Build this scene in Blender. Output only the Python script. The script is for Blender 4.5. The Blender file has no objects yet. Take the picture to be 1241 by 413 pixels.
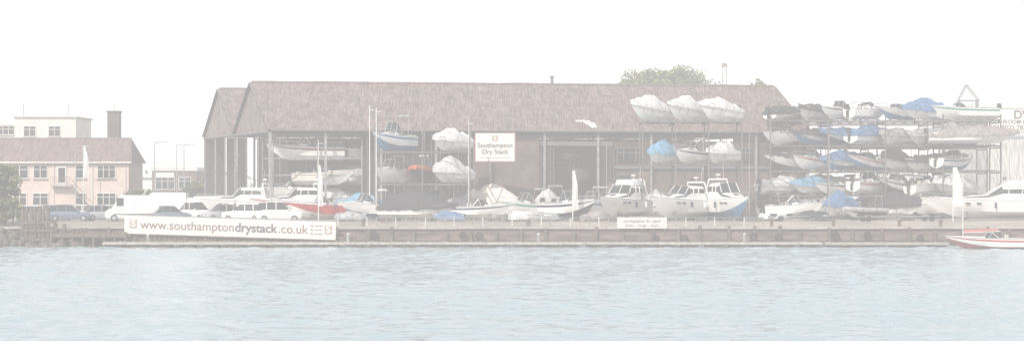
import bpy, math, random
import numpy as np
from mathutils import Vector, Matrix, noise
random.seed(11)
R=random
scene=bpy.context.scene
F=2480.0; CH=6.0; GZ=2.35; QZ=1.9
def X(px,d): return (px-620.5)*d/F
def Z(py,d): return CH-(py-226)*d/F
def gz(d): return QZ if d<208.5 else (GZ if d>213 else QZ+(GZ-QZ)*(d-208.5)/4.5)

# ---------------------------------------------------------------- materials
MATS={}
def mat(name,col,rough=0.6,var=0.12,scale=1.5,bump=0.0,metal=0.0,spec=0.5,stretch=(1,1,1),col2=None,detail=5,lo=0.35,hi=0.65):
    if name in MATS: return MATS[name]
    m=bpy.data.materials.new(name); m.use_nodes=True
    nt=m.node_tree; b=nt.nodes['Principled BSDF']
    tc=nt.nodes.new('ShaderNodeTexCoord'); mp=nt.nodes.new('ShaderNodeMapping')
    mp.inputs['Scale'].default_value=stretch
    n=nt.nodes.new('ShaderNodeTexNoise'); n.inputs['Scale'].default_value=scale; n.inputs['Detail'].default_value=detail
    r=nt.nodes.new('ShaderNodeValToRGB')
    c2=col2 if col2 else tuple(c*(1-var*2) for c in col)
    r.color_ramp.elements[0].position=lo; r.color_ramp.elements[1].position=hi
    r.color_ramp.elements[0].color=(*c2,1); r.color_ramp.elements[1].color=(*col,1)
    nt.links.new(tc.outputs['Object'],mp.inputs['Vector']); nt.links.new(mp.outputs[0],n.inputs['Vector'])
    nt.links.new(n.outputs['Fac'],r.inputs[0]); nt.links.new(r.outputs[0],b.inputs['Base Color'])
    b.inputs['Roughness'].default_value=rough; b.inputs['Metallic'].default_value=metal
    b.inputs['Specular IOR Level'].default_value=spec
    if bump>0:
        bp=nt.nodes.new('ShaderNodeBump'); bp.inputs['Strength'].default_value=bump; bp.inputs['Distance'].default_value=0.1
        nt.links.new(n.outputs['Fac'],bp.inputs['Height']); nt.links.new(bp.outputs[0],b.inputs['Normal'])
    MATS[name]=m; return m

gel=mat('gelcoat_white',(0.82,0.82,0.81),0.25,0.04,1.2)
cream=mat('gelcoat_cream',(0.78,0.73,0.65),0.3,0.06,1.2)
glass=mat('tinted_glass',(0.03,0.035,0.04),0.08,0.1,1)
rubber=mat('black_rubber',(0.03,0.03,0.03),0.7,0.2,2)
steel=mat('stainless',(0.6,0.6,0.6),0.3,0.1,2,metal=0.7)
galv=mat('galvanised_steel',(0.34,0.34,0.34),0.5,0.2,1.5)
rackc=mat('rack_steel',(0.16,0.15,0.15),0.6,0.25,1.5)
rust=mat('rusty_steel',(0.2,0.15,0.13),0.8,0.25,1.5)
tarpg=mat('tarp_grey',(0.42,0.42,0.43),0.8,0.2,2.5,bump=0.6)
tarpl=mat('tarp_light',(0.74,0.74,0.74),0.8,0.16,2.5,bump=0.6)
tarpb=mat('tarp_blue',(0.10,0.22,0.42),0.8,0.2,2.5,bump=0.6)
tarpc=mat('tarp_sky_blue',(0.18,0.42,0.62),0.8,0.2,2.5,bump=0.6)
tarpk=mat('tarp_black',(0.045,0.045,0.05),0.8,0.2,2.5,bump=0.6)
tarpt=mat('tarp_taupe',(0.34,0.30,0.28),0.8,0.2,2.5,bump=0.6)
navy=mat('stripe_navy',(0.02,0.035,0.1),0.3,0.1,2)
red=mat('paint_red',(0.55,0.05,0.04),0.35,0.15,2)
orange=mat('rib_orange',(0.6,0.14,0.05),0.5,0.1,2)
green=mat('stripe_green',(0.05,0.3,0.25),0.4,0.1,2)
teal=mat('antifoul_blue',(0.07,0.23,0.42),0.7,0.2,2)
antir=mat('antifoul_red',(0.3,0.08,0.06),0.8,0.2,2)
antik=mat('antifoul_black',(0.05,0.05,0.06),0.8,0.2,2)
wood=mat('weathered_timber',(0.17,0.13,0.105),0.85,0.25,3,bump=0.4,stretch=(1,1,0.2))
timberp=mat('pontoon_decking',(0.42,0.38,0.33),0.85,0.2,3,stretch=(3,0.4,1))
conc=mat('concrete',(0.42,0.39,0.35),0.9,0.14,0.5,bump=0.2)
yard=mat('yard_concrete',(0.40,0.35,0.30),0.9,0.14,0.12,detail=9)
seat=mat('vinyl_seat',(0.6,0.57,0.5),0.6,0.1,3)

# ---------------------------------------------------------------- mesh builder
class MB:
    def __init__(s): s.v=[]; s.f=[]; s.m=[]; s.mats=[]
    def mi(s,m):
        if m not in s.mats: s.mats.append(m)
        return s.mats.index(m)
    def add(s,vs,fs,m):
        o=len(s.v); s.v+= [tuple(v) for v in vs]
        for i,f in enumerate(fs):
            s.f.append(tuple(o+k for k in f)); s.m.append(s.mi(m[i] if isinstance(m,list) else m))
    def box(s,c,d,m,rz=0.0,taper=1.0,ry=0.0):
        M=Matrix.Translation(c)@Matrix.Rotation(rz,4,'Z')@Matrix.Rotation(ry,4,'Y')
        x,y,z=d[0]/2,d[1]/2,d[2]/2; t=taper
        vs=[(-x,-y,-z),(x,-y,-z),(x,y,-z),(-x,y,-z),(-x*t,-y*t,z),(x*t,-y*t,z),(x*t,y*t,z),(-x*t,y*t,z)]
        s.add([M@Vector(v) for v in vs],[(0,3,2,1),(4,5,6,7),(0,1,5,4),(1,2,6,5),(2,3,7,6),(3,0,4,7)],m)
    def tube(s,p,q,r,m,n=6,r2=None):
        p=Vector(p);q=Vector(q); a=(q-p)
        if a.length<1e-6: return
        a.normalize(); u=a.orthogonal().normalized(); w=a.cross(u); r2=r if r2 is None else r2
        vs=[p+(u*math.cos(2*math.pi*i/n)+w*math.sin(2*math.pi*i/n))*r for i in range(n)]+[q+(u*math.cos(2*math.pi*i/n)+w*math.sin(2*math.pi*i/n))*r2 for i in range(n)]
        fs=[(i,(i+1)%n,n+(i+1)%n,n+i) for i in range(n)]+[tuple(range(n-1,-1,-1)),tuple(range(n,2*n))]
        s.add(vs,fs,m)
    def poly(s,pts,m): s.add(pts,[tuple(range(len(pts)))],m)
    def loft(s,secs,mf,caps=(None,None)):
        n=len(secs[0]); vs=[p for sec in secs for p in sec]; fs=[];ms=[]
        for i in range(len(secs)-1):
            for j in range(n-1):
                fs.append((i*n+j,(i+1)*n+j,(i+1)*n+j+1,i*n+j+1)); ms.append(mf(i,j))
        if caps[0]: fs.append(tuple(range(n))); ms.append(caps[0])
        if caps[1]: fs.append(tuple(range((len(secs)-1)*n+n-1,(len(secs)-1)*n-1,-1))); ms.append(caps[1])
        s.add(vs,fs,ms)
    def build(s,name,loc=(0,0,0),rot=(0,0,0),parent=None,smooth=35):
        me=bpy.data.meshes.new(name); me.from_pydata(s.v,[],s.f)
        for m in s.mats: me.materials.append(m)
        me.polygons.foreach_set('material_index',s.m)
        me.update()
        if smooth:
            me.polygons.foreach_set('use_smooth',[True]*len(s.f))
            me.set_sharp_from_angle(angle=math.radians(smooth))
        o=bpy.data.objects.new(name,me); o.location=loc; o.rotation_euler=rot
        scene.collection.objects.link(o)
        if parent: o.parent=parent
        return o
def empty(name,loc=(0,0,0)):
    o=bpy.data.objects.new(name,None); o.location=loc; o.empty_display_size=0.3
    scene.collection.objects.link(o); return o

# ---------------------------------------------------------------- boats
def boat(name,kind,L,B,H,px,d,z,head,cover=tarpg,stripe=None,bottom=gel,hull=gel,engine=True,pitch=0.0,tall=1.0,roll=0.0):
    mb=MB(); N=16
    def half(t):
        e=max(0,(t-0.4)/0.6); return max(0.02,B/2*(0.92+0.08*min(1,t/0.3))*(1-e**2.3))
    def gun(t): return H*(0.86+0.22*t*t)
    secs=[]
    for i in range(N+1):
        t=i/N; b=half(t); g=gun(t); e=max(0,(t-0.72)/0.28)
        zk=g*0.8*e**2.4; zc=H*0.3+ (g*0.92-H*0.3)*max(0,(t-0.45)/0.55)**1.9; zc=max(zc,zk+0.01)
        yc=b*(0.86-0.34*max(0,(t-0.4)/0.6)); x=L*(t-0.5)
        def P(u): return (yc+(b-yc)*u**0.8, zc+(g-zc)*u)
        half_pts=[(b*0.97,g+0.05),(b,g),P(0.86),P(0.62),(yc,zc),(yc*0.5,(zk+zc)/2-0.01),(0,zk)]
        def xx(zz): return x+ (zz/g-0.6)*0.10*L*max(0,(t-0.6)/0.4)
        sec=[(xx(zz),yy,zz) for yy,zz in half_pts]+[(xx(zz),-yy,zz) for yy,zz in half_pts[-2::-1]]
        secs.append(sec)
    st=stripe or hull
    order=[rubber if kind!='rib' else hull,hull,st,hull,bottom,bottom]
    ml=order+order[::-1]
    mb.loft(secs,lambda i,j:ml[j],caps=(hull,None))
    def deckz(t): return gun(t)+0.05
    dsecs=[]
    cock=(kind in('open','cuddy','rib'))
    for i in range(N+1):
        t=i/N; b=half(t)*0.97; g=deckz(t); x=secs[i][0][0]
        fz=g-min(0.55,H*.6) if (cock and 0.06<t<(0.5 if kind!='open' else 0.6)) else g+0.10*min(1,b)
        dsecs.append([(x,b,g),(x,b*0.8,g+0.03),(x,b*0.76,fz),(x,0,fz+0.02),(x,-b*0.76,fz),(x,-b*0.8,g+0.03),(x,-b,g)])
    mb.loft(dsecs,lambda i,j:gel)
    G=deckz(0.5)
    if kind=='cover':
        cs=[]; NN=26; sd=R.random()*50; hump=R.uniform(0.6,0.9)*tall; pk=R.uniform(0.38,0.55); p2=R.uniform(0.05,0.2)
        for i in range(NN+1):
            t=i/NN; b=half(t); g=gun(t); x=L*(t-0.5)*1.01+0.04*L*max(0,(t-0.6)/0.4)
            hh=0.1+hump*max(0,1-abs((t-pk)/(0.5 if t>pk else 0.42))**1.3)+0.3*tall*math.exp(-((t-p2)/0.06)**2)
            row=[]
            for k in range(15):
                a=-1+2*k/14; s=abs(a)
                if s>0.82: y=b*1.04*(1 if a>0 else -1); zz=g-0.34*(s-0.82)/0.18+0.12*noise.noise((x*2.2,a*4,sd))
                else: y=b*1.02*a/0.82; zz=g+0.04+hh*(1-(s/0.82)**1.7)**0.9
                nn=noise.noise((x*1.3+sd,y*1.6,sd))*0.22+noise.noise((x*3.5+sd,y*3.5,3))*0.09
                row.append((x,y*(1+0.03*nn),zz+(nn if s<0.8 else 0)))
            cs.append(row)
        mb.loft(cs,lambda i,j:cover,caps=(cover,cover))
        for t in (0.15,0.35,0.62,0.8):
            b=half(t);g=gun(t);x=L*(t-0.5); mb.tube((x,b*1.05,g-0.2),(x,b*0.7,g*0.35),0.02,rubber,4); mb.tube((x,-b*1.05,g-0.2),(x,-b*0.7,g*0.35),0.02,rubber,4)
    if kind in('cruiser','flybridge'):
        hb=B/2; T=tall
        stn=[(0.86,0.30,0.06),(0.76,0.52,0.28*T),(0.64,0.66,0.46*T),(0.54,0.72,0.55*T)]
        def ring(t,w,h,z0=None):
            z0=G if z0 is None else z0; x=L*(t-0.5); w=w*hb
            return [(x,w,z0-0.12),(x,w*0.96,z0+h*0.45),(x,w*0.9,z0+h*0.78),(x,w*0.7,z0+h*0.97),(x,0,z0+h),(x,-w*0.7,z0+h*0.97),(x,-w*0.9,z0+h*0.78),(x,-w*0.96,z0+h*0.45),(x,-w,z0-0.12)]
        mb.loft([ring(*s) for s in stn],lambda i,j: glass if (j in(1,6) and i in(1,2)) else gel,caps=(None,None))
        mb.box((L*0.2,0,G+0.40*T),(0.5,0.5,0.06),glass,0,0.95,0.2)
        top=1.35*T
        sc=[(0.54,0.72,0.55*T),(0.44,0.74,top*0.98),(0.3,0.76,top),(0.17,0.78,top*0.97),(0.13,0.78,0.5*T)]
        def mf(i,j):
            if i==0: return glass if 1<=j<=6 else gel
            if i==3: return cover
            return glass if j in(1,6) else gel
        mb.loft([ring(*s) for s in sc],mf,caps=(None,gel))
        for yy in(-0.33,0.0,0.33): 
            mb.tube((L*0.04+0.02,yy*B*1.0,G+0.56*T),(L*-0.06+0.02,yy*B*0.9,G+top+0.02),0.04,gel,5)
        for sg in(1,-1):
            for t in(0.4,0.3): mb.tube((L*(t-.5),sg*hb*.76,G+top*.4),(L*(t-.5)-.15,sg*hb*.69,G+top*.85),0.05,gel,5)
        if kind=='flybridge':
            fl=[(0.44,0.5,0.15),(0.38,0.62,0.6),(0.2,0.66,0.6),(0.14,0.66,0.2)]
            mb.loft([ring(a,b_,c,G+top) for a,b_,c in fl],lambda i,j: gel,caps=(gel,gel))
            mb.tube((-0.1*L,-0.5*hb,G+top+0.6),(-0.07*L,-0.45*hb,G+top+1.0),0.02,steel); mb.tube((-0.1*L,0.5*hb,G+top+0.6),(-0.07*L,0.45*hb,G+top+1.0),0.02,steel)
            mb.box((-0.09*L,0,G+top+0.8),(0.05,hb*0.95,0.35),glass,0,0.95)
        ax=-0.36*L
        az=G+top+(0.5 if kind=='flybridge' else 0.35)
        for sg in(1,-1):
            mb.tube((ax-0.3,sg*hb*0.86,G-0.05),(ax+0.15,sg*hb*0.66,az),0.11,gel,6,0.08)
        mb.tube((ax+0.15,-hb*0.66,az),(ax+0.15,hb*0.66,az),0.1,gel,6)
        mb.tube((ax+0.15,0,az),(ax+0.15,0,az+0.45),0.03,gel); mb.box((ax+0.15,0,az+0.5),(0.4,0.4,0.14),gel,0,0.7)
        mb.tube((ax+0.15,hb*0.4,az),(ax,hb*0.42,az+1.5),0.014,gel,4)
        for sg in(1,-1):
            for t in(0.25,0.5): mb.tube((L*(t-.5),sg*half(t)*1.06,G-.25),(L*(t-.5),sg*half(t)*1.06,G-.85),0.12,gel if t<.4 else navy,8)
            for t in(0.62,0.7): mb.box((L*(t-.5),sg*half(t)*0.985,G-.35),(0.5,0.05,0.16),glass,-sg*0.25)
    if kind in('open','cuddy'):
        if kind=='cuddy':
            hb=B/2
            def ring(t,w,h): 
                x=L*(t-0.5); w*=hb
                return [(x,w,G-0.1),(x,w*0.9,G+h*0.8),(x,0,G+h),(x,-w*0.9,G+h*0.8),(x,-w,G-0.1)]
            mb.loft([ring(0.86,0.3,0.05),ring(0.74,0.55,0.26),ring(0.6,0.7,0.4),ring(0.5,0.72,0.42)],lambda i,j:glass if (j in(0,3) and i==1) else gel,caps=(None,gel))
        x0=0.08*L if kind=='cuddy' else 0.1*L; h=0.5*tall; b=B*0.36; zb=G+(0.35 if kind=='cuddy' else 0.05)
        lo=[(x0-0.9,b*1.08,zb-0.2),(x0-0.1,b*0.95,zb),(x0+0.35,b*0.4,zb+0.03),(x0+0.35,-b*0.4,zb+0.03),(x0-0.1,-b*0.95,zb),(x0-0.9,-b*1.08,zb-0.2)]
        hi=[(x0-1.0,b*1.05,zb+0.02),(x0-0.45,b*0.85,zb+h),(x0-0.1,b*0.36,zb+h+0.02),(x0-0.1,-b*0.36,zb+h+0.02),(x0-0.45,-b*0.85,zb+h),(x0-1.0,-b*1.05,zb+0.02)]
        mb.loft([lo,hi],lambda i,j:glass)
        for a,c in zip(hi[:-1],hi[1:]): mb.tube(a,c,0.04,steel,4)
        for a,c in zip(lo,hi): mb.tube(a,c,0.035,steel,4)
        for yy in(-0.22,0.22): 
            mb.box((-0.08*L,yy*B,G-0.28),(0.5,0.5,0.35),seat); mb.box((-0.12*L,yy*B,G+0.08),(0.14,0.5,0.5),seat,0,0.85)
        mb.box((-0.4*L,0,G-0.2),(0.5,B*0.7,0.5),seat,0,0.92)
        if kind=='cuddy':
            for sg in(1,-1): mb.tube((-0.22*L,sg*B*.42,G),(-0.27*L,sg*B*.38,G+0.95*tall),0.03,steel,4)
            mb.tube((-0.27*L,B*.4,G+.97*tall),(-0.27*L,-B*.4,G+.97*tall),0.12,cover,7)
    if kind=='rib':
        prev={1:None,-1:None}
        for i in range(N+1):
            t=i/N
            for sg in(1,-1):
                p=(secs[i][0][0],sg*half(t),gun(t))
                if prev[sg]: mb.tube(prev[sg],p,0.26,cover,8)
                prev[sg]=p
        mb.box((-0.02*L,0,G+0.1),(0.7,0.6,1.2),rubber,0,0.85); mb.box((0.03*L,0,G+0.85),(0.06,0.55,0.4),glass,0,0.8)
        mb.box((-0.18*L,0,G-0.1),(0.8,0.5,0.7),rubber,0,0.9)
        for sg in(1,-1): mb.tube((-0.42*L,sg*0.7,G-0.2),(-0.4*L,sg*0.5,G+1.5),0.03,steel)
        mb.tube((-0.4*L,0.5,G+1.5),(-0.4*L,-0.5,G+1.5),0.03,steel)
    if kind in('cruiser','cuddy','flybridge'):
        pv={1:None,-1:None}
        for i in range(8,N+1):
            t=i/N
            for sg in(1,-1):
                x=secs[i][0][0]; b=half(t)*0.93*sg; g=gun(t)
                q=(x+0.05,b,g+0.55)
                if i%2==0: mb.tube((x,b,g),q,0.02,steel,4)
                if pv[sg]: mb.tube(pv[sg],q,0.022,steel,4)
                pv[sg]=q
    if engine:
        xs=-L/2
        if kind in('cruiser','flybridge'):
            mb.box((xs-0.35,0,H*0.28),(0.7,B*0.75,0.08),gel)
            mb.tube((xs-0.3,0,H*0.3),(xs-0.35,0,-0.2),0.1,rubber,6,0.07)
        else:
            mb.box((xs-0.3,0,H*0.95+0.2),(0.5,0.42,0.6),rubber,0,0.7); mb.box((xs-0.28,0,H*0.45),(0.26,0.16,0.8),rubber)
            mb.tube((xs-0.55,0,-0.02),(xs-0.1,0,-0.02),0.07,rubber,6,0.05); mb.box((xs-0.3,0,-0.12),(0.2,0.03,0.4),rubber)
    a=math.radians(head)
    return mb.build(name,(X(px,d),d,z),(math.radians(roll),math.radians(-pitch),a),smooth=38)

def cradle(px,d,z,w,head,top=0.75):
    mb=MB()
    for xx in(-w*0.28,w*0.2):
        mb.box((xx,0,0.08),(0.16,2.0,0.16),wood)
        for yy in(-0.8,0.8): mb.tube((xx,yy,0.12),(xx,yy*0.9,top),0.05,rust,6); mb.box((xx,yy*0.86,top+0.02),(0.3,0.28,0.07),wood,0)
        mb.box((xx,0,0.22),(0.3,0.35,0.14),wood)
    mb.tube((-w*0.28,0.8,0.2),(w*0.2,0.8,0.2),0.04,rust); mb.tube((-w*0.28,-0.8,0.2),(w*0.2,-0.8,0.2),0.04,rust)
    mb.build('boat_cradle',(X(px,d),d,z),(0,0,math.radians(head)))

def yardboat(name,kind,L,B,H,px,d,head,**k):
    g=gz(d); boat(name,kind,L,B,H,px,d,g+0.3,head,**k); cradle(px,d,g,L,head,0.3+H*0.28)

yardboat('motor_cruiser','cruiser',8.8,3.0,1.9,290,226,168,cover=tarpl,tall=1.1)
yardboat('motor_cruiser','cruiser',8.4,3.0,1.9,352,225,200,cover=tarpl,stripe=red,tall=1.1)
yardboat('speedboat','cuddy',7.0,2.5,1.5,392,217,-162,hull=red,bottom=gel,tall=1.3)
yardboat('covered_speedboat','cover',5.8,2.4,1.5,432,229,-20,cover=tarpc,tall=1.4)
yardboat('cabin_boat','cuddy',7.0,2.5,1.6,444,218,-152,bottom=teal,stripe=None,tall=1.5,cover=tarpl)
yardboat('covered_speedboat','cover',8.4,2.6,1.35,506,217,-18,cover=tarpk,tall=2.2)
yardboat('cabin_boat','cuddy',7.2,2.7,1.8,529,229,-125,stripe=navy,tall=1.9)
yardboat('speedboat','open',7.6,2.3,1.35,579,216,-17,stripe=navy,bottom=gel,tall=1.4)
yardboat('covered_speedboat','cover',7.8,2.9,1.7,602,230,-30,cover=mat('tarp_cream',(0.78,0.72,0.66),0.8,0.1,2,bump=0.4),tall=2.4)
yardboat('cabin_boat','cuddy',6.6,2.5,1.6,637,225,-150,stripe=green,cover=tarpg,tall=1.6)
yardboat('speedboat','cuddy',7.0,2.6,1.75,689,217,-44,stripe=navy,bottom=antik,tall=1.8)
yardboat('flybridge_cruiser','flybridge',9.8,3.7,2.1,752,221,-118,cover=gel,tall=1.2)
yardboat('motor_cruiser','cruiser',9.2,3.3,2.1,823,219,-130,cover=cream,hull=gel,tall=1.1)
yardboat('motor_cruiser','cruiser',8.2,3.3,2.1,884,219,-70,cover=tarpb,bottom=teal,tall=1.35)
yardboat('motor_yacht','flybridge',14.5,4.0,2.0,1203,224,176,cover=gel,tall=1.15)
yardboat('covered_speedboat','cover',5.8,2.4,1.5,794,231,-60,cover=tarpl,tall=1.7)
yardboat('covered_speedboat','cover',6,2.4,1.5,664,232,-120,cover=tarpl,tall=1.8)
yardboat('cabin_boat','cuddy',6.8,2.6,1.8,483,232,-40,cover=tarpl,tall=1.9)
yardboat('covered_speedboat','cover',6,2.4,1.5,562,229,-140,cover=tarpg,tall=1.5)
yardboat('speedboat','cuddy',6.8,2.5,1.7,719,230,-120,stripe=teal,tall=1.7)
yardboat('covered_speedboat','cover',6,2.4,1.5,852,231,-120,cover=tarpc,tall=1.5)
yardboat('covered_speedboat','cover',6,2.3,1.6,398,231,-160,cover=tarpl,tall=1.4)
yardboat('speedboat','cuddy',6,2.3,1.4,962,226,-20,cover=tarpg,tall=1.3)
yardboat('covered_speedboat','cover',6,2.3,1.4,1016,228,-130,cover=tarpb,tall=2.0)
yardboat('covered_speedboat','cover',6,2.3,1.4,1082,226,-30,cover=tarpk,tall=1.6)
yardboat('speedboat','cuddy',6.2,2.3,1.4,1128,232,-140,cover=tarpk,tall=1.3)
yardboat('inflatable_boat','rib',5,2.2,0.9,1047,222,-150,cover=tarpg,hull=antik)
# small tenders close to the railing
for px,h,c in[(425,-15,tarpg),(545,170,tarpb),(632,-10,tarpl),(657,-160,tarpg),(722,15,tarpt),(938,-20,tarpl),(985,170,tarpk)]:
    boat('covered_dinghy','cover',R.uniform(2.9,3.6),1.45,0.6,px,213.4 if px<900 else 217,GZ+0.06,h,cover=c,engine=False,tall=0.45)

# ---------------------------------------------------------------- storage racks
def rack(name,pxa,pxb,d,depth,levels,nb,top,col=rackc):
    mb=MB(); xa=X(pxa,d); xb=X(pxb,d)
    for i in range(nb+1):
        x=xa+(xb-xa)*i/nb
        for k,y in enumerate((d-depth/2,d+depth/2)):
            mb.box((x,y,(GZ+top)/2),(0.14,0.18,top-GZ),col); mb.box((x,y,GZ+0.03),(0.45,0.45,0.06),col)
        for z in levels: mb.box((x,d,z-0.32),(0.10,depth,0.14),col)
        for a,b in zip([GZ]+levels[:-1],levels): mb.tube((x+0.1,d-depth/2,a+0.2),(x+0.1,d,b-0.4),0.03,col,4)
    for z in levels:
        for y in (d-depth/2,d+depth/2): mb.box(((xa+xb)/2,y,z-0.15),(xb-xa,0.11,0.14),col)
        n=int((xb-xa)/1.3)
        for i in range(n): 
            x=xa+(xb-xa)*(i+0.5)/n; mb.box((x,d,z-0.02),(0.14,depth*0.96,0.08),wood)
    mb.build(name)
MZ=[6.4,9.9]
rack('boat_storage_rack',456,570,225,5,MZ,2,12.9)
boat('speedboat','cuddy',6.4,2.4,1.8,476,225,MZ[1]+0.05,-126,stripe=teal,bottom=teal,hull=gel,tall=2.2)
boat('covered_speedboat','cover',5.6,2.3,1.4,546,225,MZ[1]+0.05,-128,cover=tarpl,tall=1.8)
boat('speedboat','cuddy',5.4,2.3,1.5,473,225,MZ[0]+0.05,-122,tall=1.5)
boat('inflatable_boat','rib',4.8,2.3,1.5,509,225,MZ[0]+0.1,-100,cover=orange,hull=antik,bottom=antik)
boat('covered_speedboat','cover',5.8,2.3,1.4,547,225,MZ[0]+0.05,-128,cover=tarpl,tall=1.8)

TZ=[8.5,13.2]
rack('boat_storage_rack',777,896,225,5,TZ,3,13.3)
for px,h in((788,-132),(830,-128),(871,-136)):
    boat('covered_speedboat','cover',R.uniform(5.9,6.6),2.4,1.6,px,225,TZ[1]+0.08,h,cover=tarpl,bottom=gel,tall=R.uniform(1.3,1.9),pitch=4)
boat('covered_speedboat','cover',5.6,2.3,1.3,802,225,TZ[0]+0.05,-125,cover=tarpc,tall=1.4)
boat('speedboat','cuddy',6.2,2.3,1.4,838,225,TZ[0]+0.05,-130,stripe=navy,tall=1.4)
boat('covered_speedboat','cover',6.0,2.3,1.4,873,225,TZ[0]+0.05,-124,cover=tarpl,tall=1.6)

RZ=[5.1,7.9,10.8,13.7]
rack('boat_storage_rack',930,1206,238,5.5,RZ,4,14.3)
rack('boat_storage_rack',905,1190,250,5.5,RZ[:4],4,14.9)
covers=[tarpl,tarpl,tarpg,tarpk,tarpb,tarpg,tarpt,tarpb,tarpl,tarpc,tarpk]
def rackrow(pxa,pxb,d,z,step,hd,seed,special=None):
    R.seed(seed); n=int((X(pxb,d)-X(pxa,d))/step)+1
    for i in range(n):
        x=X(pxa,d)+i*step+R.uniform(-.2,.2); px=x*F/d+620.5
        k=R.choice(['cover','cover','cuddy','cuddy','open'])
        c=R.choice(covers)
        if special and special[0]<=px<=special[1]: c=special[2];k='cover'
        L=R.uniform(5.8,7.6)
        boat('covered_speedboat' if k=='cover' else 'speedboat',k,L,R.uniform(2.1,2.4),R.uniform(1.1,1.5),px,d+R.uniform(-.4,.4),z+0.06,hd+R.uniform(-8,8)+(180 if R.random()<0.3 else 0),
             cover=c,stripe=R.choice([None,navy,None,teal,red,None]),bottom=R.choice([gel,gel,gel,teal,antik]),tall=R.uniform(0.7,1.6),pitch=R.uniform(-3,5),roll=R.uniform(-3,3))
for li,z in enumerate([GZ+0.3]+RZ):
    sp=None
    if li==3: sp=(1005,1070,tarpb)
    if li==2: sp=(1000,1030,tarpb)
    if li==1: sp=(985,1010,tarpc)
    rackrow(950,1185 if li<4 else 1140,238,z,3.3,-138,100+li,sp)
    rackrow(922,1178 if li<4 else 1000,250,z,3.3,-138,200+li,None)
boat('speedboat','open',8.4,2.6,1.5,1166,238,RZ[3]+0.06,-172,stripe=green,bottom=gel,hull=gel)
boat('covered_speedboat','cover',9.8,2.8,1.3,1178,234,RZ[2]+0.1,-8,cover=tarpt,bottom=gel)
boat('covered_speedboat','cover',6,2.3,1.3,928,244,RZ[3]+0.1,-150,cover=tarpb)
R.seed(77)

# ---------------------------------------------------------------- the dry stack shed (two bays)
A=Vector((-27.0,228,0)); Bv=Vector((34.4,238,0)); V=Vector((-6,16,0))
u=(Bv-A).normalized(); LEN=(Bv-A).length; EZ=12.4; RZZ=18.0
shed=empty('boat_storage_shed',(0,0,0))
def corr(name,c1,c2,freq,nscale=0.5):
    m=bpy.data.materials.new(name); m.use_nodes=True; nt=m.node_tree; b=nt.nodes['Principled BSDF']
    tc=nt.nodes.new('ShaderNodeTexCoord')
    n=nt.nodes.new('ShaderNodeTexNoise'); n.inputs['Scale'].default_value=nscale; n.inputs['Detail'].default_value=12; n.inputs['Roughness'].default_value=0.85
    r=nt.nodes.new('ShaderNodeValToRGB'); r.color_ramp.elements[0].position=0.37; r.color_ramp.elements[1].position=0.63
    r.color_ramp.elements[0].color=(*c1,1); r.color_ramp.elements[1].color=(*c2,1)
    n2=nt.nodes.new('ShaderNodeTexNoise'); n2.inputs['Scale'].default_value=5; n2.inputs['Detail'].default_value=4
    mp=nt.nodes.new('ShaderNodeMapping'); mp.inputs['Scale'].default_value=(1.2,0.12,0.12)
    r2=nt.nodes.new('ShaderNodeMapRange'); r2.inputs[1].default_value=0.3; r2.inputs[2].default_value=0.7; r2.inputs[3].default_value=0.65; r2.inputs[4].default_value=1.35
    mx=nt.nodes.new('ShaderNodeMix'); mx.data_type='RGBA'; mx.blend_type='MULTIPLY'; mx.inputs[0].default_value=1
    nt.links.new(tc.outputs['Object'],n.inputs['Vector']); nt.links.new(tc.outputs['Object'],mp.inputs['Vector']); nt.links.new(mp.outputs[0],n2.inputs['Vector'])
    nt.links.new(n.outputs['Fac'],r.inputs[0]); nt.links.new(n2.outputs['Fac'],r2.inputs[0])
    nt.links.new(r.outputs[0],mx.inputs[6]); nt.links.new(r2.outputs[0],mx.inputs[7]); nt.links.new(mx.outputs[2],b.inputs['Base Color'])
    w=nt.nodes.new('ShaderNodeTexWave'); w.inputs['Scale'].default_value=freq; w.bands_direction='X'
    bp=nt.nodes.new('ShaderNodeBump'); bp.inputs['Strength'].default_value=0.5; bp.inputs['Distance'].default_value=0.05
    nt.links.new(tc.outputs['Object'],w.inputs['Vector']); nt.links.new(w.outputs['Fac'],bp.inputs['Height']); nt.links.new(bp.outputs[0],b.inputs['Normal'])
    b.inputs['Roughness'].default_value=0.9; return m
roofm=corr('asbestos_cement_roof',(0.10,0.07,0.063),(0.25,0.19,0.178),1.2,0.9)
gablem=corr('gable_cladding',(0.15,0.115,0.105),(0.25,0.2,0.19),1.2)
darkcl=corr('dark_cladding',(0.035,0.03,0.03),(0.07,0.062,0.06),1.5)
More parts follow.
